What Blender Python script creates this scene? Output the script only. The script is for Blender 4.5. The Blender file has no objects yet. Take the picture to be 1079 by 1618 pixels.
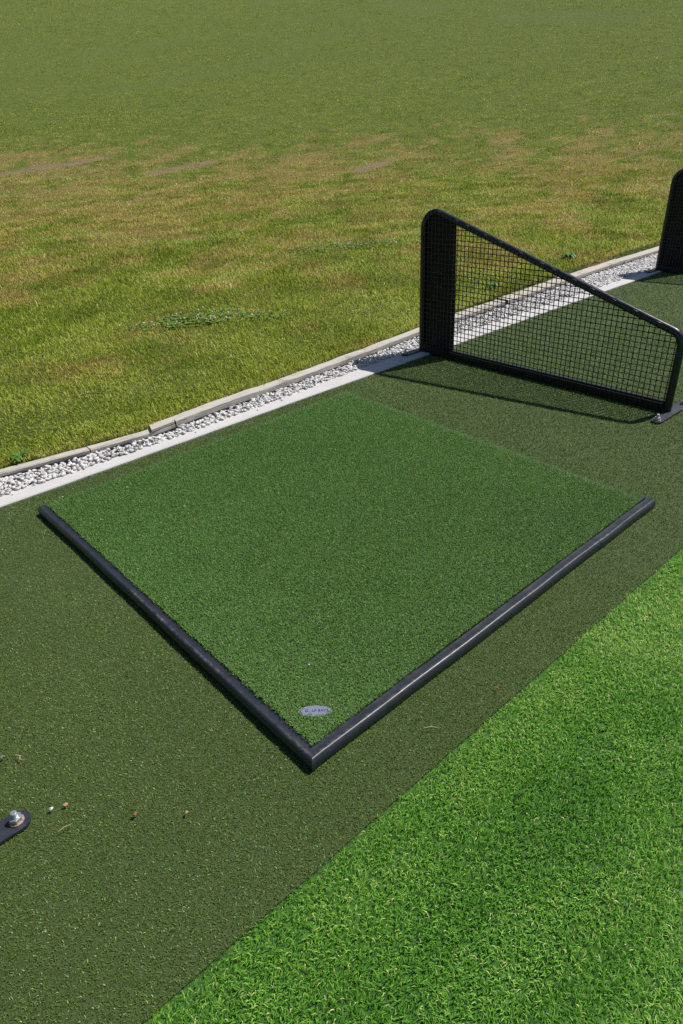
import bpy, bmesh, math, random
import numpy as np
from mathutils import Matrix, Vector

random.seed(7)
RNG = np.random.default_rng(7)
S = bpy.context.scene
COL = S.collection

# ------------------------------------------------------------------ camera
CAM = np.array((-0.5035, -0.7187, 1.1311))
ROT = np.array(((0.73954, -0.67154, -0.04585),
                (-0.36828, -0.34667, -0.86267),
                (0.56342, 0.65487, -0.50369)))          # rows: right, down, forward
FPX = 1034.3
cam_d = bpy.data.cameras.new("camera")
cam_d.sensor_fit = 'HORIZONTAL'
cam_d.sensor_width = 36.0
cam_d.lens = 36.0 * FPX / 1079.0
cam_d.clip_start = 0.02
cam_d.clip_end = 1000.0
cam = bpy.data.objects.new("camera", cam_d)
COL.objects.link(cam)
m = Matrix.Identity(4)
for k in range(3):
    m[k][0] = ROT[0][k]; m[k][1] = -ROT[1][k]; m[k][2] = -ROT[2][k]; m[k][3] = CAM[k]
cam.matrix_world = m
S.camera = cam

# ------------------------------------------------------------------ light
SUN = Vector((0.62, -0.17, 1.0)).normalized()           # towards the sun
w = bpy.data.worlds.new("World"); S.world = w
w.use_nodes = True
nt = w.node_tree
bg = nt.nodes['Background']
sky = nt.nodes.new('ShaderNodeTexSky')
sky.sky_type = 'NISHITA'; sky.sun_disc = False
sky.sun_elevation = math.asin(SUN.z)
sky.sun_rotation = math.atan2(SUN.x, SUN.y)
sky.air_density = 1.0; sky.dust_density = 0.6
nt.links.new(sky.outputs[0], bg.inputs[0])
bg.inputs[1].default_value = 0.070
sl = bpy.data.lights.new("sun", 'SUN')
sl.energy = 5.0; sl.angle = math.radians(0.55); sl.color = (1.0, 0.955, 0.89)
so = bpy.data.objects.new("sun", sl); COL.objects.link(so)
so.rotation_euler = (-SUN).to_track_quat('-Z', 'Y').to_euler()
so.location = (6, -4, 10)
S.view_settings.view_transform = 'Standard'
S.view_settings.look = 'None'
S.view_settings.exposure = 0.0
S.view_settings.gamma = 1.0
S.view_settings.use_curve_mapping = False
S.cycles.max_bounces = 6
S.cycles.diffuse_bounces = 3
S.cycles.use_denoising = False

# ------------------------------------------------------------------ helpers
def link(o, parent=None):
    COL.objects.link(o)
    if parent: o.parent = parent
    return o

def tag(o, label=None, cat=None, group=None, kind=None):
    if label: o['label'] = label
    if cat: o['category'] = cat
    if group: o['group'] = group
    if kind: o['kind'] = kind
    return o

def empty(name, loc=(0, 0, 0), rz=0):
    o = bpy.data.objects.new(name, None)
    o.empty_display_size = 0.1
    o.location = loc; o.rotation_euler = (0, 0, rz)
    return link(o)

def np_mesh(name, V, loops, sizes, mats, parent=None, attrs=None, smooth=False, mat_idx=None):
    """V (n,3); loops flat vertex indices; sizes per face."""
    me = bpy.data.meshes.new(name)
    V = np.asarray(V, np.float32); loops = np.asarray(loops, np.int32); sizes = np.asarray(sizes, np.int32)
    me.vertices.add(len(V)); me.vertices.foreach_set('co', V.ravel())
    me.loops.add(len(loops)); me.loops.foreach_set('vertex_index', loops)
    me.polygons.add(len(sizes))
    st = np.zeros(len(sizes), np.int32); st[1:] = np.cumsum(sizes)[:-1]
    me.polygons.foreach_set('loop_start', st)
    me.polygons.foreach_set('loop_total', sizes)
    if smooth: me.polygons.foreach_set('use_smooth', np.ones(len(sizes), bool))
    if mat_idx is not None: me.polygons.foreach_set('material_index', np.asarray(mat_idx, np.int32))
    me.update(calc_edges=True)
    for k, a in (attrs or {}).items():
        at = me.attributes.new(k, 'FLOAT', 'POINT')
        at.data.foreach_set('value', np.asarray(a, np.float32))
    for mt in (mats if isinstance(mats, (list, tuple)) else [mats]): me.materials.append(mt)
    o = bpy.data.objects.new(name, me)
    return link(o, parent)

class MB:
    """collects polygons for one mesh object"""
    def __init__(s): s.v = []; s.f = []; s.m = []; s.sm = []
    def add(s, V, F, mi=0, smooth=False):
        b = len(s.v); s.v += [tuple(p) for p in V]
        for f in F: s.f.append([b + i for i in f]); s.m.append(mi); s.sm.append(smooth)
    def box(s, x0, x1, y0, y1, z0, z1, mi=0):
        V = [(x, y, z) for z in (z0, z1) for y in (y0, y1) for x in (x0, x1)]
        s.add(V, [(0, 2, 3, 1), (4, 5, 7, 6), (0, 1, 5, 4), (1, 3, 7, 5), (3, 2, 6, 7), (2, 0, 4, 6)], mi)
    def prism(s, pts, z0, z1, mi=0, bevel=0.0):
        n = len(pts); P = np.array(pts, float)
        c = P.mean(0); rings = []
        if bevel > 0:
            d = P - c; L = np.linalg.norm(d, axis=1, keepdims=True)
            Q = P - d / L * bevel
            rings = [(P, z0), (P, z1 - bevel), (Q, z1)]
        else: rings = [(P, z0), (P, z1)]
        V = [(x, y, z) for R_, z in rings for x, y in R_]
        F = [tuple(range(n - 1, -1, -1))]
        for k in range(len(rings) - 1):
            for i in range(n):
                j = (i + 1) % n
                F.append((k * n + i, k * n + j, (k + 1) * n + j, (k + 1) * n + i))
        F.append(tuple(range((len(rings) - 1) * n, len(rings) * n)))
        s.add(V, F, mi)
    def tube(s, path, r, n=12, mi=0, caps=True, smooth=True):
        P = [Vector(p) for p in path]; rings = []
        up = None
        for i, p in enumerate(P):
            t = (P[min(i + 1, len(P) - 1)] - P[max(i - 1, 0)]).normalized()
            if up is None:
                a = Vector((1, 0, 0)) if abs(t.x) < .9 else Vector((0, 1, 0))
                up = (a - t * a.dot(t)).normalized()
            else: up = (up - t * up.dot(t)).normalized()
            b = t.cross(up)
            rr = r[i] if isinstance(r, (list, tuple)) else r
            rings.append([p + (up * math.cos(2 * math.pi * k / n) + b * math.sin(2 * math.pi * k / n)) * rr for k in range(n)])
        V = [v for R_ in rings for v in R_]; F = []
        for i in range(len(P) - 1):
            for k in range(n):
                j = (k + 1) % n
                F.append((i * n + k, i * n + j, (i + 1) * n + j, (i + 1) * n + k))
        s.add(V, F, mi, smooth)
        if caps:
            s.add(rings[0], [tuple(range(n - 1, -1, -1))], mi); s.add(rings[-1], [tuple(range(n))], mi)
    def build(s, name, mats, parent=None, attrs=None, bevel=0, seg=2):
        me = bpy.data.meshes.new(name)
        me.from_pydata(s.v, [], s.f)
        me.polygons.foreach_set('material_index', s.m)
        me.polygons.foreach_set('use_smooth', s.sm)
        for mt in (mats if isinstance(mats, (list, tuple)) else [mats]): me.materials.append(mt)
        me.update()
        o = bpy.data.objects.new(name, me)
        if bevel:
            md = o.modifiers.new('bevel', 'BEVEL'); md.width = bevel; md.segments = seg; md.limit_method = 'ANGLE'
            md.angle_limit = math.radians(40)
        return link(o, parent)

def hash2(ix, iy, seed):
    h = (ix.astype(np.int64) * 374761393 + iy.astype(np.int64) * 668265263 + seed * 982451653) & 0x7fffffff
    h = ((h ^ (h >> 13)) * 1274126177) & 0x7fffffff
    return ((h ^ (h >> 16)) & 0xffff) / 65535.0

def vnoise(x, y, seed=0):
    ix = np.floor(x); iy = np.floor(y); fx = x - ix; fy = y - iy
    fx = fx * fx * (3 - 2 * fx); fy = fy * fy * (3 - 2 * fy)
    a = hash2(ix, iy, seed); b = hash2(ix + 1, iy, seed); c = hash2(ix, iy + 1, seed); d = hash2(ix + 1, iy + 1, seed)
    return (a * (1 - fx) + b * fx) * (1 - fy) + (c * (1 - fx) + d * fx) * fy

def fbm(x, y, seed=0, o=4):
    t = 0; a = .5; n = 0
    for k in range(o):
        t = t + a * vnoise(x, y, seed + k * 17); n += a
        x = x * 2.03 + 5.1; y = y * 2.03 + 1.7; a *= .5
    return t / n

def smooth(a, b, x):
    t = np.clip((x - a) / (b - a), 0, 1); return t * t * (3 - 2 * t)

def project(P):
    Y = (P - CAM) @ ROT.T
    z = np.maximum(Y[:, 2], 1e-3)
    return FPX * Y[:, 0] / z, FPX * Y[:, 1] / z, Y[:, 2]

# ------------------------------------------------------------------ materials
def mat(name):
    mt = bpy.data.materials.new(name); mt.use_nodes = True
    nt = mt.node_tree; return mt, nt, nt.nodes['Principled BSDF']

def N(nt, t, **kw):
    n = nt.nodes.new(t)
    for k, v in kw.items(): setattr(n, k, v)
    return n

def ramp(nt, stops, src=None, interp='LINEAR'):
    r = nt.nodes.new('ShaderNodeValToRGB'); r.color_ramp.interpolation = interp
    e = r.color_ramp.elements
    while len(e) < len(stops): e.new(0.5)
    for k, (p, c) in enumerate(stops): e[k].position = p; e[k].color = (*c, 1)
    if src is not None: nt.links.new(src, r.inputs[0])
    return r

def coords(nt, scale=(1, 1, 1)):
    tc = nt.nodes.new('ShaderNodeTexCoord'); mp = nt.nodes.new('ShaderNodeMapping')
    mp.inputs['Scale'].default_value = scale
    nt.links.new(tc.outputs['Object'], mp.inputs[0]); return mp.outputs[0]

def noise(nt, co, scale, detail=4, rough=.55, dist=0):
    n = nt.nodes.new('ShaderNodeTexNoise'); n.inputs['Scale'].default_value = scale
    n.inputs['Detail'].default_value = detail; n.inputs['Roughness'].default_value = rough
    n.inputs['Distortion'].default_value = dist
    nt.links.new(co, n.inputs['Vector']); return n.outputs['Fac']

def mix(nt, fac, a, b, mode='MIX'):
    n = nt.nodes.new('ShaderNodeMix'); n.data_type = 'RGBA'; n.blend_type = mode
    for s_, v in ((n.inputs[0], fac), (n.inputs[6], a), (n.inputs[7], b)):
        if hasattr(v, 'is_output') or hasattr(v, 'links'): nt.links.new(v, s_)
        elif isinstance(v, (int, float)): s_.default_value = v
        else: s_.default_value = (*v, 1)
    return n.outputs[2]

def bump(nt, b, h, strength=.5, dist=.01):
    n = nt.nodes.new('ShaderNodeBump'); n.inputs['Strength'].default_value = strength
    n.inputs['Distance'].default_value = dist
    nt.links.new(h, n.inputs['Height']); nt.links.new(n.outputs[0], b.inputs['Normal'])

def fibre_mat(name, stops, rough=.55, spec=.25, trans=.0, dry=None, attr='tint'):
    """colour of single fibres: a per-fibre tint, optionally towards dry straw colours"""
    mt, nt, b = mat(name)
    a = N(nt, 'ShaderNodeAttribute', attribute_name=attr)
    c = ramp(nt, stops, a.outputs['Fac']).outputs[0]
    if dry:
        d = N(nt, 'ShaderNodeAttribute', attribute_name='dry')
        c2 = ramp(nt, dry, a.outputs['Fac']).outputs[0]
        c = mix(nt, d.outputs['Fac'], c, c2)
    nt.links.new(c, b.inputs['Base Color'])
    b.inputs['Roughness'].default_value = rough
    b.inputs['Specular IOR Level'].default_value = spec
    if trans:
        tr = nt.nodes.new('ShaderNodeBsdfTranslucent'); nt.links.new(c, tr.inputs[0])
        mx = nt.nodes.new('ShaderNodeMixShader'); mx.inputs[0].default_value = trans
        out = nt.nodes['Material Output']
        nt.links.new(b.outputs[0], mx.inputs[1]); nt.links.new(tr.outputs[0], mx.inputs[2])
        nt.links.new(mx.outputs[0], out.inputs[0])
    return mt

M = {}
M['turf_fibre'] = fibre_mat('olive turf fibre', [(0, (.052, .090, .018)), (.45, (.106, .172, .034)), (.8, (.178, .26, .060)), (.92, (.42, .48, .22)), (1, (.22, .54, .24))], .6, .16, .15)
M['mat_fibre'] = fibre_mat('green mat fibre', [(0, (.074, .156, .029)), (.45, (.124, .262, .052)), (.82, (.198, .375, .088)), (.93, (.42, .55, .24)), (1, (.20, .56, .30))], .6, .16, .15)
M['lawn_fibre'] = fibre_mat('bright lawn fibre', [(0, (.040, .148, .010)), (.35, (.115, .330, .025)), (.7, (.240, .51, .060)), (.9, (.47, .65, .15)), (1, (.74, .72, .34))], .45, .25, .3)
M['field_fibre'] = fibre_mat('field grass blade', [(0, (.125, .21, .014)), (.5, (.32, .43, .036)), (.85, (.52, .59, .095)), (1, (.72, .67, .27))], .5, .18, .35,
                             dry=[(0, (.27, .21, .045)), (.5, (.51, .41, .10)), (.85, (.67, .57, .18)), (1, (.80, .71, .34))])

mt, nt, b = mat('olive turf backing'); co = coords(nt)
c = ramp(nt, [(.3, (.030, .052, .011)), (.62, (.066, .104, .024)), (.8, (.13, .18, .055))], noise(nt, co, 420, 3, .7)).outputs[0]
nt.links.new(c, b.inputs['Base Color']); b.inputs['Roughness'].default_value = .8; bump(nt, b, noise(nt, co, 420, 3, .7), .8, .004); M['turf'] = mt
mt, nt, b = mat('bright lawn backing'); co = coords(nt)
c = ramp(nt, [(.3, (.014, .055, .005)), (.5, (.045, .14, .013)), (.7, (.11, .27, .035))], noise(nt, co, 160, 4, .7)).outputs[0]
nt.links.new(c, b.inputs['Base Color']); b.inputs['Roughness'].default_value = .8; bump(nt, b, noise(nt, co, 160, 4, .7), .8, .01); M['lawn'] = mt

# the field: soil and short grass seen between the blades and, far off, the sward itself
mt, nt, b = mat('field sward'); co = coords(nt)
d = N(nt, 'ShaderNodeAttribute', attribute_name='dry'); so_ = N(nt, 'ShaderNodeAttribute', attribute_name='soil')
fine = noise(nt, co, 9, 6, .75); mid = noise(nt, co, 1.3, 5, .65)
g = ramp(nt, [(.28, (.064, .092, .018)), (.5, (.125, .162, .038)), (.72, (.20, .23, .070))], fine).outputs[0]
y = ramp(nt, [(.28, (.13, .105, .040)), (.5, (.25, .20, .080)), (.72, (.36, .30, .14))], fine).outputs[0]
ma = N(nt, 'ShaderNodeMath', operation='ADD'); nt.links.new(d.outputs['Fac'], ma.inputs[0]); nt.links.new(mid, ma.inputs[1])
mr = N(nt, 'ShaderNodeMapRange'); mr.inputs[1].default_value = .72; mr.inputs[2].default_value = 1.22; nt.links.new(ma.outputs[0], mr.inputs[0])
c = mix(nt, mr.outputs[0], g, y)
mb_ = N(nt, 'ShaderNodeMath', operation='MULTIPLY'); nt.links.new(so_.outputs['Fac'], mb_.inputs[0]); nt.links.new(ramp(nt, [(.38, (0, 0, 0)), (.5, (1, 1, 1))], noise(nt, co, 3.5, 5, .7)).outputs[0], mb_.inputs[1])
c = mix(nt, mb_.outputs[0], c, (.27, .20, .125))
nt.links.new(c, b.inputs['Base Color']); b.inputs['Roughness'].default_value = .9; b.inputs['Specular IOR Level'].default_value = .1
bump(nt, b, noise(nt, co, 14, 6, .8), .9, .08); M['field'] = mt

mt, nt, b = mat('bare earth'); co = coords(nt)
nt.links.new(ramp(nt, [(.3, (.09, .075, .05)), (.7, (.2, .17, .12))], noise(nt, co, 30, 6, .7)).outputs[0], b.inputs['Base Color']); b.inputs['Roughness'].default_value = .95; M['earth'] = mt

mt, nt, b = mat('pale concrete'); co = coords(nt)
n1 = noise(nt, co, 7, 6, .65); n2 = noise(nt, co, 160, 3, .7)
c = mix(nt, .5, ramp(nt, [(.3, (.48, .465, .46)), (.7, (.60, .585, .575))], n1).outputs[0], ramp(nt, [(.3, (.44, .43, .43)), (.7, (.62, .605, .60))], n2).outputs[0])
nt.links.new(c, b.inputs['Base Color']); b.inputs['Roughness'].default_value = .9; bump(nt, b, n2, .35, .003); M['concrete'] = mt

mt, nt, b = mat('white limestone chip')
a = N(nt, 'ShaderNodeAttribute', attribute_name='tint'); co = coords(nt)
c = ramp(nt, [(0, (.30, .29, .295)), (.18, (.52, .505, .50)), (1, (.74, .725, .72))], a.outputs['Fac']).outputs[0]
c = mix(nt, .35, c, ramp(nt, [(.35, (.45, .43, .42)), (.65, (.80, .78, .77))], noise(nt, co, 90, 5, .7)).outputs[0])
nt.links.new(c, b.inputs['Base Color']); b.inputs['Roughness'].default_value = .85; M['stone'] = mt

mt, nt, b = mat('limestone dust'); co = coords(nt)
nt.links.new(ramp(nt, [(.3, (.40, .385, .375)), (.7, (.66, .64, .62))], noise(nt, co, 120, 5, .7)).outputs[0], b.inputs['Base Color']); b.inputs['Roughness'].default_value = .95; M['dust'] = mt

mt, nt, b = mat('black membrane'); co = coords(nt)
nt.links.new(ramp(nt, [(.3, (.012, .013, .017)), (.7, (.03, .032, .04))], noise(nt, co, 60, 4)).outputs[0], b.inputs['Base Color']); b.inputs['Roughness'].default_value = .7; M['ribbon'] = mt

def wood(name, tone):
    mt, nt, b = mat(name); co = coords(nt, (2.2, 60, 60)); co2 = coords(nt)
    n1 = noise(nt, co, 2.0, 6, .7, .6); n2 = noise(nt, co2, 9, 5, .65)
    c = ramp(nt, [(.25, tuple(.42 * t for t in tone)), (.5, tone), (.75, tuple(min(.8, 1.18 * t) for t in tone))], n1).outputs[0]
    c = mix(nt, ramp(nt, [(.56, (0, 0, 0)), (.74, (.6, .6, .6))], n2).outputs[0], c, (.16, .125, .085))
    nt.links.new(c, b.inputs['Base Color']); b.inputs['Roughness'].default_value = .85; bump(nt, b, n1, .5, .003)
    return mt
M['wood'] = wood('weathered timber', (.48, .445, .395)); M['wood_dark'] = wood('dark end grain', (.10, .08, .055))  # second tone: much darker timber for the board ends

mt, nt, b = mat('black rubber rail'); co = coords(nt)
n1 = noise(nt, co, 26, 5, .7); n2 = noise(nt, coords(nt, (1, 1, 30)), 55, 4, .8, 1.2)
c = ramp(nt, [(.3, (.016, .0195, .027)), (.75, (.026, .031, .042))], n1).outputs[0]
c = mix(nt, ramp(nt, [(.66, (0, 0, 0)), (.80, (.35, .35, .35))], n2).outputs[0], c, (.07, .07, .075))
st = N(nt, 'ShaderNodeAttribute', attribute_name='wear')
wm = N(nt, 'ShaderNodeMath', operation='MULTIPLY'); nt.links.new(st.outputs['Fac'], wm.inputs[0]); nt.links.new(ramp(nt, [(.44, (0, 0, 0)), (.66, (1, 1, 1))], noise(nt, co, 70, 5, .85)).outputs[0], wm.inputs[1])
c = mix(nt, wm.outputs[0], c, (.22, .205, .195))
nt.links.new(c, b.inputs['Base Color'])
nt.links.new(ramp(nt, [(.3, (.30, .30, .30)), (.7, (.42, .42, .42))], n1).outputs[0], b.inputs['Roughness'])
b.inputs['Specular IOR Level'].default_value = .5; bump(nt, b, n2, .12, .002); M['rubber'] = mt

mt, nt, b = mat('rubber mat backing'); b.inputs['Base Color'].default_value = (.05, .088, .024, 1); b.inputs['Roughness'].default_value = .8; M['backing'] = mt

mt, nt, b = mat('black painted steel'); co = coords(nt)
n1 = noise(nt, co, 35, 5, .7)
nt.links.new(ramp(nt, [(.3, (.007, .009, .013)), (.7, (.016, .019, .026))], n1).outputs[0], b.inputs['Base Color'])
nt.links.new(ramp(nt, [(.3, (.22, .22, .22)), (.7, (.42, .42, .42))], n1).outputs[0], b.inputs['Roughness']); M['steel'] = mt
mt, nt, b = mat('scuffed plate paint with sky sheen'); co = coords(nt)
n1 = noise(nt, co, 35, 5, .7); n2 = noise(nt, coords(nt, (1, 3, 1)), 45, 5, .75)
c = ramp(nt, [(.3, (.020, .024, .036)), (.7, (.034, .040, .056))], n1).outputs[0]  # base colour lightened to carry the sky's reflection on the plate
c = mix(nt, ramp(nt, [(.55, (0, 0, 0)), (.72, (.5, .5, .5))], n2).outputs[0], c, (.05, .055, .07))
nt.links.new(c, b.inputs['Base Color']); nt.links.new(ramp(nt, [(.3, (.32, .32, .32)), (.7, (.6, .6, .6))], n2).outputs[0], b.inputs['Roughness']); M['plate'] = mt
mt, nt, b = mat('scuffed weld'); b.inputs['Base Color'].default_value = (.06, .065, .075, 1); b.inputs['Roughness'].default_value = .35; b.inputs['Metallic'].default_value = .3; M['weld'] = mt
mt, nt, b = mat('black panel'); co = coords(nt)
nt.links.new(ramp(nt, [(.3, (.005, .0055, .006)), (.7, (.010, .011, .012))], noise(nt, co, 20, 5)).outputs[0], b.inputs['Base Color']); b.inputs['Roughness'].default_value = .6; b.inputs['Specular IOR Level'].default_value = .25; M['panel'] = mt
mt, nt, b = mat('black coated wire'); b.inputs['Base Color'].default_value = (.014, .015, .018, 1); b.inputs['Roughness'].default_value = .45; M['wire'] = mt
mt, nt, b = mat('zinc plated steel'); co = coords(nt)
b.inputs['Metallic'].default_value = .85; b.inputs['Roughness'].default_value = .42
nt.links.new(ramp(nt, [(.3, (.45, .47, .50)), (.7, (.74, .76, .79))], noise(nt, co, 220, 4, .7)).outputs[0], b.inputs['Base Color']); M['zinc'] = mt
mt, nt, b = mat('rusty washer'); co = coords(nt)
nt.links.new(ramp(nt, [(.36, (.22, .085, .04)), (.48, (.34, .19, .11)), (.58, (.45, .43, .42))], noise(nt, co, 260, 4, .7)).outputs[0], b.inputs['Base Color']); b.inputs['Roughness'].default_value = .75; b.inputs['Metallic'].default_value = .2; M['rust'] = mt

def plain(name, c, r=.6, s=.3):
    mt, nt, b = mat(name); co = coords(nt)
    nt.links.new(ramp(nt, [(.3, tuple(.75 * t for t in c)), (.7, tuple(min(.85, 1.15 * t) for t in c))], noise(nt, co, 300, 4, .7)).outputs[0], b.inputs['Base Color'])
    b.inputs['Roughness'].default_value = r; b.inputs['Specular IOR Level'].default_value = s; return mt
M['badge'] = plain('pale blue badge', (.20, .215, .29), .4); M['badge_ink'] = plain('blue badge ink', (.035, .04, .24), .5); M['badge_green'] = plain('green badge ink', (.10, .30, .26), .5)
M['chip_white'] = plain('white chip', (.72, .70, .66)); M['chip_tan'] = plain('tan wood chip', (.42, .26, .14)); M['chip_brown'] = plain('brown chip', (.30, .17, .08))
M['chip_grey'] = plain('grey chip', (.25, .25, .27)); M['straw'] = plain('straw', (.46, .36, .20)); M['red'] = plain('red brown leaf', (.40, .10, .035)); M['chip_blue'] = plain('pale blue chip', (.50, .56, .66))
M['weed'] = plain('weed leaf', (.075, .175, .020), .45, .4); M['clover'] = plain('clover leaf', (.115, .235, .030), .5, .3); M['petal'] = plain('faded clover flower', (.66, .50, .42), .8)

# ------------------------------------------------------------------ ground sheets
def poly_sheet(name, outline, z, mt, label=None):
    mb = MB(); mb.add([(x, y_, z) for x, y_ in outline], [tuple(range(len(outline)))])
    return tag(mb.build(name, mt), label, None, None, 'structure')

poly_sheet('ground', [(-300, -300), (300, -300), (300, 300), (-300, 300)], -.06, M['earth'], 'bare brown earth under everything')
CF = [(-6, 1.66), (-.074, 1.686), (.73, 1.693), (1.3, 1.703), (2.5, 1.712), (3.5, 1.728), (5.04, 1.736), (8, 1.75), (40, 1.9)]
CB = [(-6, 1.83), (-.05, 1.768), (.35, 1.757), (.77, 1.762), (1.36, 1.784), (1.85, 1.822), (2.25, 1.842), (2.7, 1.840), (3.7, 1.830), (5.2, 1.83), (8, 1.86), (40, 2.05)]
PF = [(-6, 2.35), (-1.0, 2.05), (0, 1.903), (.17, 1.877), (.35, 1.846), (.61, 1.812), (.96, 1.848), (1.43, 1.868), (2.13, 1.93), (2.5, 1.970), (2.9, 2.0), (3.32, 2.012), (3.89, 2.035), (4.59, 2.083), (5.23, 2.102), (6.0, 2.106), (9, 2.16), (40, 2.5)]
def interp(P, x): return np.interp(x, [p[0] for p in P], [p[1] for p in P])

poly_sheet('turf', [(-6, -.123), (40, -.30)] + [(x, y_ + .01) for x, y_ in CF[::-1]], -.005, M['turf'], 'olive artificial turf apron under the hitting mat')
poly_sheet('lawn', [(-8, -9), (60, -9), (60, -.30), (40, -.30), (-6, -.121), (-8, -.115)], -.009, M['lawn'], 'bright green artificial lawn in the foreground')
# concrete strip with a worn upper edge
mb = MB(); xs = np.concatenate([np.arange(-6, -1, .25), np.arange(-1, 8, .05), np.arange(8, 40.1, 1)])
V = []
for i, x in enumerate(xs):
    f = interp(CF, x) + random.uniform(-.0012, .0012); bk = interp(CB, x) + .012 + random.uniform(-.003, .003)
    V += [(x, f, -.03), (x, f, .001), (x, f + .004, .005), (x, bk, .006 + random.uniform(-.0006, .0006)), (x, bk, -.03)]
F = []
for i in range(len(xs) - 1):
    for k in range(4): F.append((i * 5 + k, (i + 1) * 5 + k, (i + 1) * 5 + k + 1, i * 5 + k + 1))
mb.add(V, F, 0)
tag(mb.build('kerb', M['concrete']), 'pale flush concrete kerb between turf and gravel', None, None, 'structure')
mb = MB(); V = []
for x in xs: V += [(x, interp(CB, x), -.004), (x, interp(PF, x) + .05, .002)]
mb.add(V, [(2 * i, 2 * i + 2, 2 * i + 3, 2 * i + 1) for i in range(len(xs) - 1)])
tag(mb.build('gravel_bed', M['dust']), 'earth trench floor beneath the white gravel', None, None, 'structure')

# field terrain with a long bank rising behind
def terrain(x, y_):
    r = np.hypot(x - CAM[0], y_ - CAM[1])
    h = .045 + .008 * np.maximum(r - 3, 0) + .030 * (fbm(x * .22, y_ * .22, 5) - .5) * smooth(2.5, 7, r) * 2
    h = h + 16.5 * smooth(14, 104, r) + .6 * (fbm(x * .05, y_ * .05, 9) - .5) * smooth(12, 40, r)
    return h
def clumps(x, y_):
    # darker, lusher tufts lying in streaks
    u = x * .80 + y_ * .60; v = -x * .60 + y_ * .80
    return .55 * smooth(.54, .70, fbm(u * 1.3, v * 3.2, 91, 5))
def dryness(x, y_):
    r = np.hypot(x - CAM[0], y_ - CAM[1])
    # long streaks run along the range, small dry spots break them up
    u = x * .80 + y_ * .60; v = -x * .60 + y_ * .80
    n = fbm(x * 3.4, y_ * 3.4, 21, 5) * .55 + fbm(u * .35, v * 1.1, 33, 4) * .45
    base = .125 + .115 * smooth(4.2, 8, r) + .07 * smooth(8, 14, r) + .03 * smooth(2, 9, r) * smooth(3, -6, (x - CAM[0]) - .9 * (y_ - CAM[1])) - .34 * smooth(19, 34, r)
    d = smooth(.62 - base, .90 - base, n)
    edge = smooth(.08, .015, y_ - (interp(PF, x) + .07)) * .35
    return np.clip(d * .9 * (1 - clumps(x, y_)) + edge, 0, 1)
def soilness(x, y_):
    s = 0
    for cx, cy, a, b_, th in ((9.8, 17.0, 1.6, .35, .35), (7.4, 20.0, 2.2, .35, .2), (12.5, 12.5, 1.2, .3, .4), (4.1, 12.6, .9, .16, .1), (6.0, 12.4, .6, .14, .1)):
        dx = x - cx; dy = y_ - cy; c_, s_ = math.cos(-th), math.sin(-th)
        e = ((dx * c_ + dy * s_ * -1) / a) ** 2 + ((dx * s_ + dy * c_) / b_) ** 2
        s = np.maximum(s, smooth(1.6, .3, e))
    return s

gx = np.unique(np.concatenate([np.arange(-2, 12, .2), np.arange(12, 40, .5), np.arange(40, 240, 4), -np.geomspace(2, 200, 40)]))
t = np.concatenate([np.arange(0, 10, .14), np.arange(10, 30, .35), np.arange(30, 230, 3)])
nx, ny = len(gx), len(t)
X = np.repeat(gx[:, None], ny, 1); Y = interp(PF, X) + .034 + t[None, :]
Z = terrain(X, Y); Z = np.where(t[None, :] < .2, np.minimum(Z, .028), Z)
idx = np.arange(nx * ny).reshape(nx, ny)
q = np.stack([idx[:-1, :-1], idx[1:, :-1], idx[1:, 1:], idx[:-1, 1:]], -1).reshape(-1, 4)
o = np_mesh('field', np.stack([X, Y, Z], -1).reshape(-1, 3), q.ravel(), np.full(len(q), 4), M['field'],
            attrs={'dry': dryness(X, Y).ravel(), 'soil': soilness(X, Y).ravel()}, smooth=True)
tag(o, 'dry patchy meadow rising to a grassy bank', None, None, 'structure')

# ------------------------------------------------------------------ fibres and blades
def cells(x0, x1, y0, y1, size):
    gx = np.arange(x0, x1, size); gy = np.arange(y0, y1, size)
    A, B = np.meshgrid(gx, gy, indexing='ij'); return A.ravel(), B.ravel()

def scatter(x0, x1, y0, y1, size, density, zf=lambda x, y_: 0 * x, margin=190, dmax=60):
    cx, cy = cells(x0, x1, y0, y1, size)
    P = np.stack([cx + size / 2, cy + size / 2, zf(cx + size / 2, cy + size / 2)], -1)
    u, v, z = project(P)
    r = np.linalg.norm(P - CAM, axis=1)
    pad = margin + FPX * size / np.maximum(z, .2)
    ok = (z > .05) & (abs(u) < 540 + pad) & (abs(v) < 809 + pad) & (r < dmax)
    cx, cy, r = cx[ok], cy[ok], r[ok]
    n = RNG.poisson(density(r) * size * size)
    k = np.repeat(np.arange(len(cx)), n)
    x = cx[k] + RNG.random(len(k)) * size; y_ = cy[k] + RNG.random(len(k)) * size
    return x, y_

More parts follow.
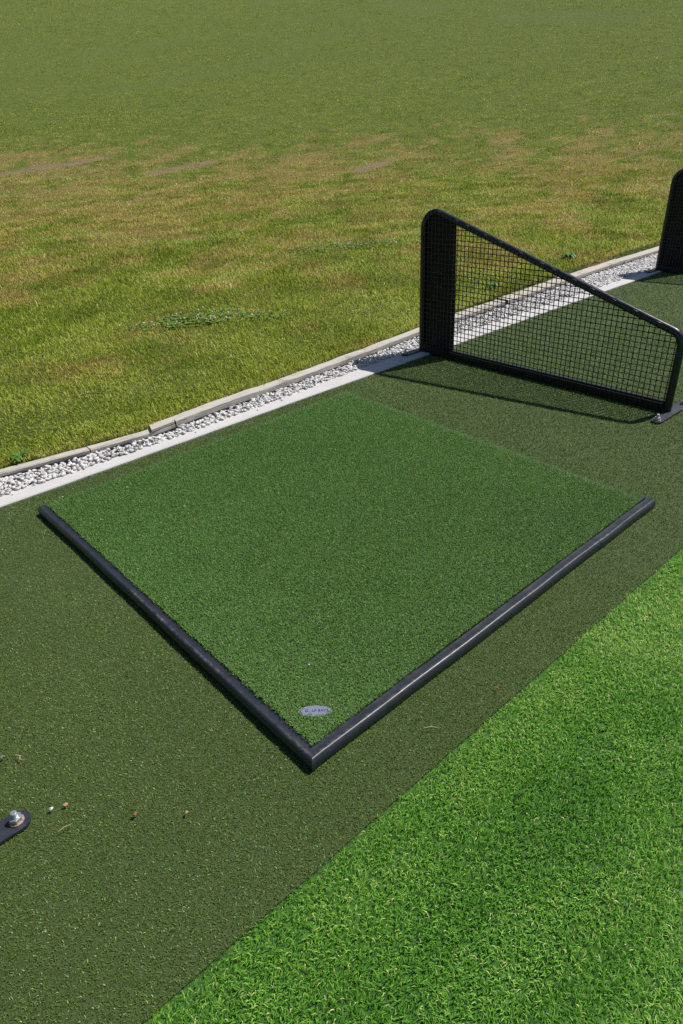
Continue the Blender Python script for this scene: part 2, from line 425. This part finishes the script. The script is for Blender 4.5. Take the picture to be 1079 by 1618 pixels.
def blades(name, x, y_, z, h, wd, lean, az, tint, mt, dry=None, parent=None, curl=.5, face=None):
    """curved tapering blades: two root, two mid vertices and a tip"""
    n = len(x)
    face = az + math.pi / 2 + RNG.normal(0, .5, n) if face is None else face
    wx, wy = np.cos(face) * wd / 2, np.sin(face) * wd / 2
    lx, ly = np.cos(az), np.sin(az)
    hm = h * .55; lm = h * np.sin(lean * .55) * .55
    V = np.empty((n, 5, 3), np.float32)
    V[:, 0] = np.stack([x - wx, y_ - wy, z], -1); V[:, 1] = np.stack([x + wx, y_ + wy, z], -1)
    mx, my, mz = x + lx * lm, y_ + ly * lm, z + hm * np.cos(lean * .55)
    V[:, 2] = np.stack([mx + wx * .85, my + wy * .85, mz], -1); V[:, 3] = np.stack([mx - wx * .85, my - wy * .85, mz], -1)
    l2 = np.minimum(lean * (1 + curl), 2.0)
    V[:, 4] = np.stack([mx + lx * np.sin(l2) * h * .45, my + ly * np.sin(l2) * h * .45, mz + np.cos(l2) * h * .45], -1)
    b0 = (np.arange(n) * 5)[:, None]
    L = (b0 + np.array([0, 1, 2, 3, 3, 2, 4])[None, :]).ravel()
    sz = np.tile([4, 3], n)
    at = {'tint': np.repeat(tint, 5)}
    if dry is not None: at['dry'] = np.repeat(dry, 5)
    return np_mesh(name, V.reshape(-1, 3), L, sz, mt, parent, at)

U = lambda n, a=0., b_=1.: a + (b_ - a) * RNG.random(n)

# olive turf pile
x, y_ = scatter(-1.3, 14, -.3, 1.78, .2, lambda r: np.minimum(150000, 150000 * (1.8 / r) ** 1.8), margin=480)
keep = (y_ < interp(CF, x) + .004) & (y_ > np.interp(x, [-6, 40], [-.126, -.303])) & ~((x > .06) & (x < 1.46) & (y_ > .06) & (y_ < 1.5))
x, y_ = x[keep], y_[keep]; n = len(x); r = np.hypot(x - CAM[0], y_ - CAM[1]); sc = np.clip(r / 1.9, 1, 4) ** .8
tint = np.clip(.05 + RNG.beta(3, 3.4, n) * .9 + (fbm(x * 1.3, y_ * 1.3, 3) - .5) * .36 + (fbm(x * 8, y_ * 8, 4, 3) - .5) * .14, 0, .9); tint = np.where(U(n) < .05, U(n, .88, 1), tint)
tag(blades('turf_pile', x, y_, np.full(n, -.0055), U(n, .004, .0075) * np.minimum(sc, 1.5), U(n, .0009, .0016) * sc, U(n, .4, 1.35), U(n, 0, 6.283), tint, M['turf_fibre']),
    'short olive turf pile round the hitting mat', None, None, 'stuff')

# bright lawn blades
x, y_ = scatter(-1.5, 10, -3.6, -.1, .2, lambda r: np.minimum(85000, 85000 * (1.7 / r) ** 1.7), margin=560)
n = len(x); edge = np.interp(x, [-6, 40], [-.126, -.303]) + (fbm(x * 30, y_ * 0, 77, 2) - .5) * .020
keep = y_ < edge; x, y_ = x[keep], y_[keep]; n = len(x); r = np.hypot(x - CAM[0], y_ - CAM[1]); sc = np.clip(r / 1.7, 1, 3) ** .8
flow = fbm(x * 3.0 + 1.3, y_ * 4.5, 41, 3); az = (flow - .5) * 9 + RNG.normal(0, 1.25, n)
band = fbm(x * .9, y_ * 7.5 + x * .4, 55, 2); tint = np.clip(.05 + RNG.beta(2.0, 2.3, n) * .88 + (band - .5) * .62 + .14 * smooth(-.30, -.16, y_) + (fbm(x * 9, y_ * 9, 51, 3) - .5) * .35, 0, .93); tint = np.where(U(n) < .035, U(n, .93, 1), tint)
tag(blades('lawn_grass', x, y_, np.full(n, -.009), U(n, .008, .0185) * np.minimum(sc, 1.3) * (.78 + .22 * smooth(.0, .03, edge[keep] - y_)), U(n, .0012, .0021) * sc, U(n, .45, 1.3), az, tint, M['lawn_fibre'], curl=.7),
    'bright green artificial grass blades in the foreground', None, None, 'stuff')

# field grass
x, y_ = scatter(-8, 92, 1.8, 94, .5, lambda r: np.minimum(20000, 20000 * (3.3 / r) ** 1.85) * (1 - smooth(60, 95, r)), terrain, 330, 95)
keep = y_ > interp(PF, x) + .040 + .018 * smooth(.6, .9, x) + .030 * smooth(2.5, 2.8, x) + (fbm(x * 14, x * 0, 88, 3) - .5) * .030
x, y_ = x[keep], y_[keep]; n = len(x); r = np.hypot(x - CAM[0], y_ - CAM[1])
dr = dryness(x, y_); dr = np.clip(dr + RNG.normal(0, .24, n) + np.where(U(n) < .10, .6, 0), 0, 1); soil = soilness(x, y_)
keep = (U(n) > dr * .25) & (U(n) > soil * .92); x, y_, r, dr = x[keep], y_[keep], r[keep], dr[keep]; n = len(x)
sc = np.clip(r / 3.3, 1, 22) ** .8
hh = U(n, .014, .036) * (.5 + 1.0 * fbm(x * 2.6, y_ * 2.6, 61, 3)) * (1 + .35 * clumps(x, y_)) * np.minimum(sc, 1.5)
tall = U(n) < .0016; hh = np.where(tall, hh * 2.0, hh)
tint = np.clip(RNG.beta(2.2, 2.2, n) * .95 + (fbm(x * 2.4, y_ * 2.4, 71, 4) - .5) * .9 - .30 * clumps(x, y_), 0, .95); tint = np.where(tall, .98, tint)
tag(blades('field_grass', x, y_, terrain(x, y_) - .006, hh, U(n, .0024, .0046) * sc, np.where(tall, U(n, .4, 1.1), U(n, .3, 1.3)), U(n, 0, 6.283), tint, M['field_fibre'], dr),
    'short patchy field grass beyond the timber edging', None, None, 'stuff')

# ------------------------------------------------------------------ gravel
protos = []
for k in range(14):
    bm = bmesh.new(); rr = random.Random(k)
    for i in range(10):
        v = Vector((rr.gauss(0, 1), rr.gauss(0, 1), rr.gauss(0, 1))).normalized() * rr.uniform(.8, 1.1)
        bm.verts.new((v.x * rr.uniform(.9, 1.15), v.y * .8, v.z * .62))
    res = bmesh.ops.convex_hull(bm, input=bm.verts[:])
    bmesh.ops.delete(bm, geom=[v for v in bm.verts if not v.link_faces], context='VERTS')
    bmesh.ops.triangulate(bm, faces=bm.faces[:]); bm.verts.index_update()
    protos.append((np.array([v.co[:] for v in bm.verts]), np.array([[v.index for v in f.verts] for f in bm.faces]))); bm.free()
VV, LL, TT = [], [], []; base = 0
def stone(px, py, pz, s):
    global base
    v, f = protos[random.randrange(14)]
    a = random.uniform(0, 6.283); b_ = random.gauss(0, .45); ca, sa, cb, sb = math.cos(a), math.sin(a), math.cos(b_), math.sin(b_)
    Rm = np.array([[ca, -sa, 0], [sa, ca, 0], [0, 0, 1]]) @ np.array([[1, 0, 0], [0, cb, -sb], [0, sb, cb]])
    VV.append(v @ Rm.T * s + (px, py, pz)); LL.append(f.ravel() + base); TT.append(np.full(len(v), random.random())); base += len(v)
for x0 in np.arange(-.8, 13, .1):
    rr = math.hypot(x0 - CAM[0], 1.9 - CAM[1]); s0 = .0112 * (1 if rr < 5 else 1.2)
    for layer in (0, 1):
        wdt = interp(PF, x0) - interp(CB, x0)
        for k in range(int(wdt * .1 / (s0 * s0 * (1.3 if layer == 0 else 1.15)))):
            xx = x0 + random.random() * .1; f, bk = interp(CB, xx) - .004, interp(PF, xx) - .006
            yy = random.uniform(f, bk); q = (yy - f) / (bk - f)
            if layer and q > .93: continue
            stone(xx, yy, -.001 + layer * .011 + .010 * q + random.uniform(-.003, .003), s0 * random.uniform(.6, 1.35))
    if random.random() < .55:   # strays on the concrete
        xx = x0 + random.random() * .1; stone(xx, interp(CB, xx) - random.random() ** 2 * .04, .009, s0 * random.uniform(.3, .7))
LL = np.concatenate(LL)
o = np_mesh('gravel', np.concatenate(VV), LL, np.full(len(LL) // 3, 3), M['stone'], attrs={'tint': np.concatenate(TT)})
tag(o, 'white limestone gravel between kerb and boards', None, None, 'stuff')

# thin near-black strip running below the front of the boards
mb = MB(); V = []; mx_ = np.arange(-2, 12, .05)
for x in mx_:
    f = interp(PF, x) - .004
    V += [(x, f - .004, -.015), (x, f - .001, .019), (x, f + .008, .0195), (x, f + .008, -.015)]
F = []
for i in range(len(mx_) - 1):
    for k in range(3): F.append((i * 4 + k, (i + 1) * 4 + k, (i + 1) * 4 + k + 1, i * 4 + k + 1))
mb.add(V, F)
tag(mb.build('dark_ribbon', M['ribbon']), 'thin black strip along the gravel under the timber boards', 'ribbon')

# ------------------------------------------------------------------ timber edging boards
def board(xa, xb, z0, z1, wdt, label, skew=0.0, dy=0.0, tilt=0.0):
    L_ = xb - xa; ns = max(2, int(L_ / .07)); mb = MB(); V = []
    xm = (xa + xb) / 2; ym = float(interp(PF, xm)); rr = random.Random(int(xa * 100) + 3)
    for i in range(ns + 1):
        x = xa + L_ * i / ns; f = float(interp(PF, x)) + dy - ym; j = lambda s: rr.uniform(-s, s)
        e = .004 + .0015 * rr.random(); dx = skew if i in (0, ns) else skew
        zt = z1 + tilt * (x - xa) + j(.0012); bk = f + wdt + j(.004)
        V += [(x - xm, f + j(.001), z0), (x - xm, f + j(.001), zt - e), (x - xm + dx * .1, f + e, zt), (x - xm + dx, bk - e, zt + .001), (x - xm + dx, bk, zt - e), (x - xm + dx, bk, z0)]
    F = []
    for i in range(ns):
        for k in range(6): F.append((i * 6 + k, (i + 1) * 6 + k, (i + 1) * 6 + (k + 1) % 6, i * 6 + (k + 1) % 6))
    mb.add(V, F, 0); mb.add(V[:6], [(5, 4, 3, 2, 1, 0)], 1); mb.add(V[-6:], [(0, 1, 2, 3, 4, 5)], 1)
    o = mb.build('timber_board', [M['wood'], M['wood_dark']]); o.location = (xm, ym, 0)
    return tag(o, label, 'board', 'timber edging boards along the gravel')
board(-2.6, .347, .0200, .037, .040, 'low grey timber edging board with a dandelion leaf weed beside it, nearest board')
board(.352, .736, .0200, .037, .042, 'short low timber board between a knotted joint and the raised step')
board(.615, .735, .0375, .053, .048, 'short raised timber block stepping up onto the lower board', skew=.014)
board(.742, 2.62, .0202, .050, .055, 'long raised timber board running from the step to behind the mesh divider', tilt=-.002)
board(2.626, 3.47, .0200, .045, .085, 'timber board seen through the mesh, ending at a dark gap in the grass')
board(3.50, 4.46, .0200, .046, .105, 'timber board seen through the mesh, beyond the dark gap', skew=.01)
board(4.465, 5.30, .0200, .047, .088, 'pale timber board emerging above the sloping rail of the mesh divider')
board(5.306, 9.5, .0200, .045, .085, 'farthest timber board, running behind the distant black divider')

# ------------------------------------------------------------------ hitting mat in its rail frame
A_ = np.array([(.0440, .0465), (1.478, .0475), (1.531, 1.563), (.0445, 1.517)])
AP = np.array([(.0395, .0440), (1.480, .0455), (1.533, 1.566), (.0415, 1.521)])
def bil(u, v): return (AP[0] * ((1 - u) * (1 - v))[:, None] + AP[1] * (u * (1 - v))[:, None] + AP[2] * (u * v)[:, None] + AP[3] * ((1 - u) * v)[:, None])
gm = empty('golf_mat', (.77, .78, 0)); tag(gm, 'square green artificial turf hitting mat lying inside the two black rails', 'golf mat')
def inv(o): o.location = -Vector(gm.location); return o
mb = MB(); mb.prism([tuple(p) for p in A_], -.003, .0290)
inv(mb.build('backing', M['backing'], gm))
BC = np.array((.104, .112)); BX = np.array((.74, -.672)); BY = np.array((.672, .74))      # badge centre and axes
n = int(2.27 * 190000); u = RNG.random(n); v = RNG.random(n); P = bil(u, v)
e = ((P - BC) @ BX / .0385) ** 2 + ((P - BC) @ BY / .0150) ** 2
far_ = np.maximum(u, v); drop = RNG.random(n) < smooth(.965, 1.0, far_) * .55
keep = ~drop & (e > .80 + .25 * np.clip((P - BC) @ BY / .015, -1, .4)); P = P[keep]; u = u[keep]; v = v[keep]; e = e[keep]; n = len(P); x, y_ = P.T
tint = np.clip(.08 + RNG.beta(3.2, 3.6, n) * .84 + (fbm(x * 1.4, y_ * 1.4, 13) - .5) * .34 + (fbm(x * 7, y_ * 7, 14, 3) - .5) * .12, 0, .92); tint = np.where(U(n) < .04, U(n, .90, 1), tint)
hh = U(n, .0062, .0105) * (.92 + .16 * fbm(x * 9, y_ * 9, 15, 3)) * np.where((u > .985) | (v > .985), .75, 1) 
inv(blades('pile', x, y_, np.full(n, .0283), hh, U(n, .0010, .0017), U(n, .3, 1.3), U(n, 0, 6.283), tint, M['mat_fibre'], parent=gm))
# oval badge with its lettering, sunk in the pile
mb = MB(); ring = [(math.cos(a) * .0385, math.sin(a) * .0155) for a in np.linspace(0, 2 * math.pi, 48, endpoint=False)]
mb.prism(ring, -.004, .0035, 0, .0008)
bd = mb.build('badge', M['badge'], gm); bd.location = Vector((BC[0], BC[1], .0274)) - gm.location; bd.rotation_euler = (math.radians(4), 0, math.atan2(BX[1], BX[0]))
bd['label'] = 'pale blue oval badge with dark blue lettering'
cu = bpy.data.curves.new('lettering', 'FONT'); cu.body = 'GOLF BAYS'; cu.size = .0092; cu.extrude = .0002; cu.align_x = 'CENTER'; cu.align_y = 'CENTER'; cu.space_character = 1.12; cu.offset = .00016
cu.materials.append(M['badge_ink']); cu.materials.append(M['badge_green']); cu.body_format[1].material_index = 1
to = bpy.data.objects.new('lettering', cu); COL.objects.link(to)
bpy.context.view_layer.update()
me = bpy.data.meshes.new_from_object(to.evaluated_get(bpy.context.evaluated_depsgraph_get())); COL.objects.unlink(to); bpy.data.objects.remove(to)
lt = link(bpy.data.objects.new('lettering', me), bd); lt.location = (.0035, .0008, .0038)
mb = MB(); mb.tube([(-.0305 + .0035 * math.cos(a), .004 * math.sin(a), .0038) for a in np.linspace(.8, 5.6, 14)], .0005, 6)
mb.build('emblem', M['badge_ink'], bd)

# frame rails: profile (distance inwards, height)
PROF = [(.003, -.004), (.0008, .001), (0, .005), (0, .0105), (.0006, .0142), (.0018, .0176), (.0036, .0205), (.0058, .0228), (.0080, .0241), (.0098, .0246), (.0112, .0243), (.0175, .0238), (.0255, .0239), (.0300, .0243), (.0312, .0230), (.0312, -.004)]
OX, OY = .0115, .0140
def rail(name, axis, a, b_, mitre_a, mitre_b, parent, worn, label=None, seed=0, prof=PROF):
    ns = max(1, int((b_ - a) / .03)); rr = random.Random(seed); V = []; W_ = []; k_ = len(prof)
    for i in range(ns + 1):
        t_ = i / ns; wob = .0012 * math.sin(t_ * 7 + seed) + .0006 * math.sin(t_ * 23 + seed)
        for j, (q, z) in enumerate(prof):
            s0 = a + (q if mitre_a else 0); s1 = b_ - (q if mitre_b else 0); s = s0 + (s1 - s0) * t_
            f = 0 if i in (0, ns) else 1
            n_ = q + wob * f; zz = z + (rr.uniform(-.0002, .0002) if z > .01 else 0)
            zz = zz * 1.06 if zz > 0 else zz
            V.append((OX + s, OY + n_, zz) if axis == 'x' else (OX + n_, OY + s, zz))
            W_.append(worn(s) * (1 if j in (8, 9, 10) else .05))
    L_, sz = [], []
    for i in range(ns):
        for j in range(k_):
            jj = (j + 1) % k_; L_ += [i * k_ + j, (i + 1) * k_ + j, (i + 1) * k_ + jj, i * k_ + jj]; sz.append(4)
    L_ += list(range(k_)); sz.append(k_); L_ += list(range(ns * k_ + k_ - 1, ns * k_ - 1, -1)); sz.append(k_)
    o = np_mesh(name, V, L_, sz, M['rubber'], parent, {'wear': W_})
    bm = bmesh.new(); bm.from_mesh(o.data); bmesh.ops.recalc_face_normals(bm, faces=bm.faces[:]); bm.to_mesh(o.data); bm.free()
    o.data.polygons.foreach_set('use_smooth', [len(p.vertices) == 4 for p in o.data.polygons])
    if label: o['label'] = label
    return o
mf = empty('mat_frame', (0, 0, 0)); tag(mf, 'two black rubber rails meeting in a mitred corner round the green mat', 'frame')
def edge_split(o):
    md = o.modifiers.new('edges', 'EDGE_SPLIT'); md.split_angle = math.radians(50); return o
edge_split(rail('rail', 'x', 0.0, 1.1405, True, False, mf, lambda s: .30 + .35 * math.exp(-(s / .12) ** 2) + .25 * math.exp(-((s - .30) / .08) ** 2), seed=1))
edge_split(rail('rail', 'x', 1.1420, 1.490, False, False, mf, lambda s: .25 + .4 * math.exp(-((s - 1.17) / .03) ** 2), seed=4))
edge_split(rail('rail', 'y', 0.0, 1.518, True, False, mf, lambda s: .06 + .9 * math.exp(-((s - .788) / .022) ** 2) + .5 * math.exp(-((s - .66) / .07) ** 2) + .55 * math.exp(-((s - .42) / .13) ** 2) + .5 * math.exp(-((s - .05) / .06) ** 2), seed=9, label='left rail with a scuffed band half way along'))
mb = MB(); mb.prism([(1.4995, .0484), (1.4995, .064), (1.4855, .064), (1.4855, .0484)], -.004, .0252, 0, .001)
mb.build('corner_stub', M['rubber'], mf)

# ------------------------------------------------------------------ bay dividers
def arc_path(P, radii):
    out = [P[0]]
    for i in range(1, len(P) - 1):
        a, b_, c_ = Vector(P[i - 1]), Vector(P[i]), Vector(P[i + 1]); d0 = (a - b_).normalized(); d1 = (c_ - b_).normalized()
        ang = d0.angle(d1); tl = radii[i - 1] / math.tan(ang / 2)
        cen = b_ + (d0 + d1).normalized() * (radii[i - 1] / math.sin(ang / 2)); p0 = b_ + d0 * tl; p1 = b_ + d1 * tl
        v0, v1 = p0 - cen, p1 - cen
        for k in range(11): out.append(tuple(p0 if k == 0 else p1 if k == 10 else cen + v0.normalized().slerp(v1.normalized(), k / 10) * radii[i - 1]))
    out.append(P[-1]); return out
YR, YF, RT = 1.772, .346, .0165
zr = lambda y_: .363 + .308 * (y_ - .441)
def make_divider():
    g = empty('bay_divider', (0, 0, 0))
    mb = MB()
    path = arc_path([(0, YR, .0), (0, YR, zr(YR)), (0, YF, zr(YF)), (0, YF, .0)], [.085, .062])
    mb.tube(path, RT, 16)
    rr = random.Random(5)
    for k in range(13):                                   # tack welds holding the mesh to the rail
        y_ = YF + .10 + k * .101 + rr.uniform(-.02, .02); z = zr(y_)
        mb.tube([(-.0125, y_ - .010, z - .003 + .009), (-.0145, y_, z + .006 + .003), (-.0125, y_ + .011, z + .003 + .009)], [.002, .0034, .0018], 6, 1)
    for k in range(4):
        mb.tube([(-.0150, YF - .001, .07 + k * .062), (-.0166, YF, .076 + k * .062), (-.0150, YF, .084 + k * .062)], [.0015, .003, .0015], 6, 1)
    mb.build('frame', [M['steel'], M['weld']], g)
    mb = MB(); mb.box(-.008, .008, YF + RT * .8, YR - RT * .8, -.006, .047)
    mb.build('bottom_rail', M['steel'], g, bevel=.0012)
    # dark solid panel at the tall end
    pts = [(1.548, .006), (1.764, .006), (1.764, .70), (1.752, .735), (1.728, .752), (1.69, .753), (1.64, .738), (1.562, .700)]
    mb = MB(); n = len(pts); V = [(.0090, p, q) for p, q in pts] + [(.0128, p, q) for p, q in pts]
    mb.add(V, [tuple(range(n)), tuple(range(2 * n - 1, n - 1, -1))] + [(i, n + i, n + (i + 1) % n, (i + 1) % n) for i in range(n)])
    mb.build('panel', M['panel'], g)
    # welded wire mesh, one surface pattern
    mb = MB(); st = .0243; rw = .0021
    def top(y_):
        z = zr(y_)
        if y_ > 1.66: z = min(z, .752 - max(0, (y_ - 1.70)) ** 2 * 12)
        if y_ < .40: z = min(z, .318 + (y_ - .345) * .6)
        return z
    xw = -.0180; jit = random.Random(11)
    k = 0; y_ = YF + .016
    while y_ < YR - .008:
        zt = top(y_) + .004; j1 = jit.uniform(-.0012, .0012)
        mb.tube([(xw, y_, .006), (xw + jit.uniform(-.001, .001), y_ + j1, zt * .5), (xw, y_ + j1 * .4, zt)], rw, 5)
        y_ += st
    z = .012
    while z < .75:
        ya = YF - .002; yb = YR - .002
        ok = [q for q in np.arange(ya, yb, .004) if top(q) + .004 > z]
        if len(ok) > 3:
            ya, yb = ok[0], ok[-1]; ym = (ya + yb) / 2
            mb.tube([(xw + rw * 1.6, ya, z), (xw + rw * 1.6, ym, z + jit.uniform(-.0012, .0012)), (xw + rw * 1.6, yb, z)], rw, 5)
        z += st
    mb.build('wire_mesh', M['wire'], g)
    for py, pz in ((.330, -.001), (1.786, .0065)):
        mb = MB(); hl, hw = .150, .0235
        pl = [(hl - hw + hw * math.cos(a), hw * math.sin(a)) for a in np.linspace(-math.pi / 2, math.pi / 2, 13)] + [(-hl + hw + hw * math.cos(a), hw * math.sin(a)) for a in np.linspace(math.pi / 2, 3 * math.pi / 2, 13)]
        mb.prism(pl, 0, .0062, 0, .0008)
        p = mb.build('base_plate', M['plate'], g); p.location = (0, py, pz)
        for sx in (-1, 1):
            mb = MB(); bx = sx * (hl - .0245); rot = .4 + sx
            def cyl(r, z0, z1, n, mi, bev=.0006): mb.prism([(bx + r * math.cos(a + rot), r * math.sin(a + rot)) for a in np.linspace(0, 2 * math.pi, n, endpoint=False)], z0, z1, mi, bev)
            cyl(.0143, .0064, .0094, 24, 1); cyl(.0122, .0094, .0196, 6, 0, .0012); cyl(.0062, .0196, .0325, 16, 0, .001)
            for t_ in range(5): cyl(.0065, .0204 + t_ * .0022, .0214 + t_ * .0022, 16, 0, .0003)
            mb.build('bolt', [M['zinc'], M['rust']], p)
    return g
def copy_thing(o, loc):
    r = o.copy(); COL.objects.link(r); r.location = loc
    for ch in o.children:
        c_ = ch.copy(); COL.objects.link(c_); c_.parent = r
        for gch in ch.children:
            d_ = gch.copy(); COL.objects.link(d_); d_.parent = c_
    return r
dv = make_divider(); GD = 'mesh dividers between the golf bays'
d2 = copy_thing(dv, (5.24, .008, 0)); d3 = copy_thing(dv, (-.600, -.004, 0)); dv.location = (2.326, .008, 0)
tag(dv, 'black sloping wire mesh divider standing just beyond the green mat, shown whole', 'divider', GD)
tag(d2, 'farther black divider cut off by the right edge, only its tall dark end showing', 'divider', GD)
tag(d3, 'nearest black divider, only its bolted rounded foot plate showing at the lower left corner', 'divider', GD)

# ------------------------------------------------------------------ weeds, clover, litter
def leaf(mb, x, y_, z, az, L_, wd, rise, droop, mi=0):
    V = []
    for k, t_ in enumerate((0, .3, .65, 1)):
        s = L_ * t_; h = rise * math.sin(t_ * math.pi * .8) - droop * t_ * t_; ww = wd * (.25, .9, 1, .05)[k] / 2
        cx, cy = x + math.cos(az) * s, y_ + math.sin(az) * s; nx_, ny_ = -math.sin(az) * ww, math.cos(az) * ww
        V += [(cx - nx_, cy - ny_, z + h + .12 * ww), (cx, cy, z + h), (cx + nx_, cy + ny_, z + h + .12 * ww)]
    F = []
    for k in range(3): F += [(k * 3, k * 3 + 1, k * 3 + 4, k * 3 + 3), (k * 3 + 1, k * 3 + 2, k * 3 + 5, k * 3 + 4)]
    mb.add(V, F, mi, True)
def weed(x, y_, n, L_, seed, label):
    rr = random.Random(seed); mb = MB()
    for k in range(n): leaf(mb, rr.uniform(-.012, .012), rr.uniform(-.008, .008), 0, rr.uniform(0, 6.283), L_ * rr.uniform(.6, 1.1), L_ * rr.uniform(.28, .42), L_ * rr.uniform(.25, .6), L_ * rr.uniform(0, .25))
    o = mb.build('weed', M['weed']); o.location = (x, y_, float(terrain(np.array(x), np.array(y_))) + .004)
    tag(o, label, 'weed', 'broad leaved weeds along the timber boards')
weed(.105, 1.962, 11, .048, 1, 'broad leaved green weed overhanging the nearest low timber board')
weed(3.64, 2.27, 22, .065, 2, 'bright green weed seen through the mesh of the divider')
weed(4.93, 2.42, 26, .075, 3, 'leafy green weed above the sloping rail, beside the far gravel')

def clover(x, y_, rx, ry, th, nl, nf, label, seed):
    rr = random.Random(seed); g = empty('clover_patch', (x, y_, float(terrain(np.array(x), np.array(y_))))); tag(g, label, 'clover', 'clover patches in the field')
    ml = MB(); c_, s_ = math.cos(th), math.sin(th)
    def pos():
        a = rr.uniform(0, 6.283); q = rr.random() ** .75 * (.8 + .25 * math.sin(3 * a + seed)); px, py = rx * q * math.cos(a), ry * q * math.sin(a); return px * c_ - py * s_, px * s_ + py * c_
    for k in range(nl):
        px, py = pos(); z = rr.uniform(.008, .026); a0 = rr.uniform(0, 6.283); sz = rr.uniform(.008, .014)
        for j in range(3):
            a = a0 + j * 2.09; V = [(px, py, z)]
            for i in range(5):
                b_ = a + (i - 2) * .42; d_ = sz * (1, 1.25, 1.2, 1.25, 1)[i]; V.append((px + math.cos(b_) * d_, py + math.sin(b_) * d_, z + rr.uniform(-.003, .004)))
            ml.add(V, [(0, i, i + 1) for i in range(1, 5)])
    ml.build('leaves', M['clover'], g)
    for k in range(nf):
        px, py = pos(); z = rr.uniform(.026, .045); q = rr.uniform(.0065, .0105); mfl = MB()
        v, f = protos[k % 14]; mfl.add([(p[0] * q, p[1] * q * 1.2, z + p[2] * q * 1.3) for p in v], [tuple(i) for i in f])
        mfl.tube([(0, 0, .0), (.003, 0, z)], .0009, 4)
        fl = mfl.build('flower', M['petal'], g); fl.location = (px, py, 0)
clover(1.80, 3.26, .62, .26, -.60, 480, 46, 'clover patch with faded pinkish flowers left of the divider, nearer one', 3)
clover(4.35, 4.55, .85, .42, -.45, 480, 60, 'clover patch with pale flowers higher up beside the divider top', 4)

def chunk(name, x, y_, z, dims, mt, label, cat, seed, rz=0.0):
    v, f = protos[seed % 14]; mb = MB()
    mb.add([(p[0] * dims[0], p[1] * dims[1] * 1.2, p[2] * dims[2] * 1.5) for p in v], [tuple(i) for i in f])
    o = mb.build(name, mt); o.location = (x, y_, z); o.rotation_euler = (.1, .15, rz); tag(o, label, cat)
chunk('paper_scrap', -.416, .305, .006, (.0055, .004, .003), M['chip_white'], 'tiny white scrap on the turf right of the bolted foot plate', 'scrap', 1, .4)
chunk('wood_chip', -.391, .295, .006, (.0045, .0065, .003), M['chip_tan'], 'small tan wood chip beside the white scrap', 'wood chip', 2, .8)
chunk('wood_chip', -.300, .178, .006, (.0062, .0045, .004), M['chip_brown'], 'small brown chip on the turf left of the rail corner', 'wood chip', 3, 0)
chunk('wood_chip', -.225, .111, .006, (.004, .0035, .003), M['chip_tan'], 'pale chip on the turf nearest the rail corner', 'wood chip', 5, 1)
chunk('pebble', -.442, .507, .006, (.008, .005, .004), M['chip_grey'], 'dark grey pebble on the turf at the left edge', 'pebble', 6, .6)
chunk('pebble', .182, .226, .039, (.0055, .0028, .003), M['chip_blue'], 'tiny pale blue pebble on the green mat near the badge', 'pebble', 7, 1.1)
chunk('pebble', .120, 1.585, .004, (.004, .003, .003), M['chip_white'], 'tiny white pebble on the turf by the left rail end', 'pebble', 8, 0)
chunk('pebble', .30, 1.41, .039, (.006, .004, .003), M['chip_grey'], 'grey pebble on the back left of the green mat', 'pebble', 9, 0)
chunk('leaf_fragment', 2.69, .573, .005, (.008, .007, .003), M['red'], 'red brown leaf fragment behind the divider mesh', 'leaf', 10, 0)
chunk('leaf_fragment', 2.055, .80, .005, (.007, .005, .003), M['red'], 'red brown leaf fragment in the shadow of the sloping rail', 'leaf', 12, .3)
chunk('leaf_fragment', -.07, 1.10, .005, (.004, .004, .002), M['chip_tan'], 'orange tan leaf speck left of the left rail', 'leaf', 11, 0)
chunk('wood_chip', .465, -.112, .006, (.006, .009, .004), M['chip_brown'], 'brown chip on the seam between olive turf and bright lawn', 'wood chip', 4, .5)
def twig(pts, r, mt, label):
    mb = MB(); mb.tube(pts, [r] + [r * 1.2] * (len(pts) - 2) + [r * .5], 5)
    tag(mb.build('straw', mt), label, 'straw')
twig([(-.4215, .490, .006), (-.415, .478, .009), (-.419, .470, .007), (-.408, .462, .006)], .0011, M['straw'], 'curled straw on the turf right of the dark pebble')
twig([(-.425, .247, .005), (-.412, .245, .009), (-.398, .244, .006)], .0008, M['straw'], 'short straw lying below the foot plate')
twig([(.255, -.072, .005), (.268, -.083, .008), (.278, -.097, .006)], .0009, M['straw'], 'straw on the turf margin between rail and lawn')
print('tris', sum(len(o.data.polygons) for o in S.objects if o.type == 'MESH'))
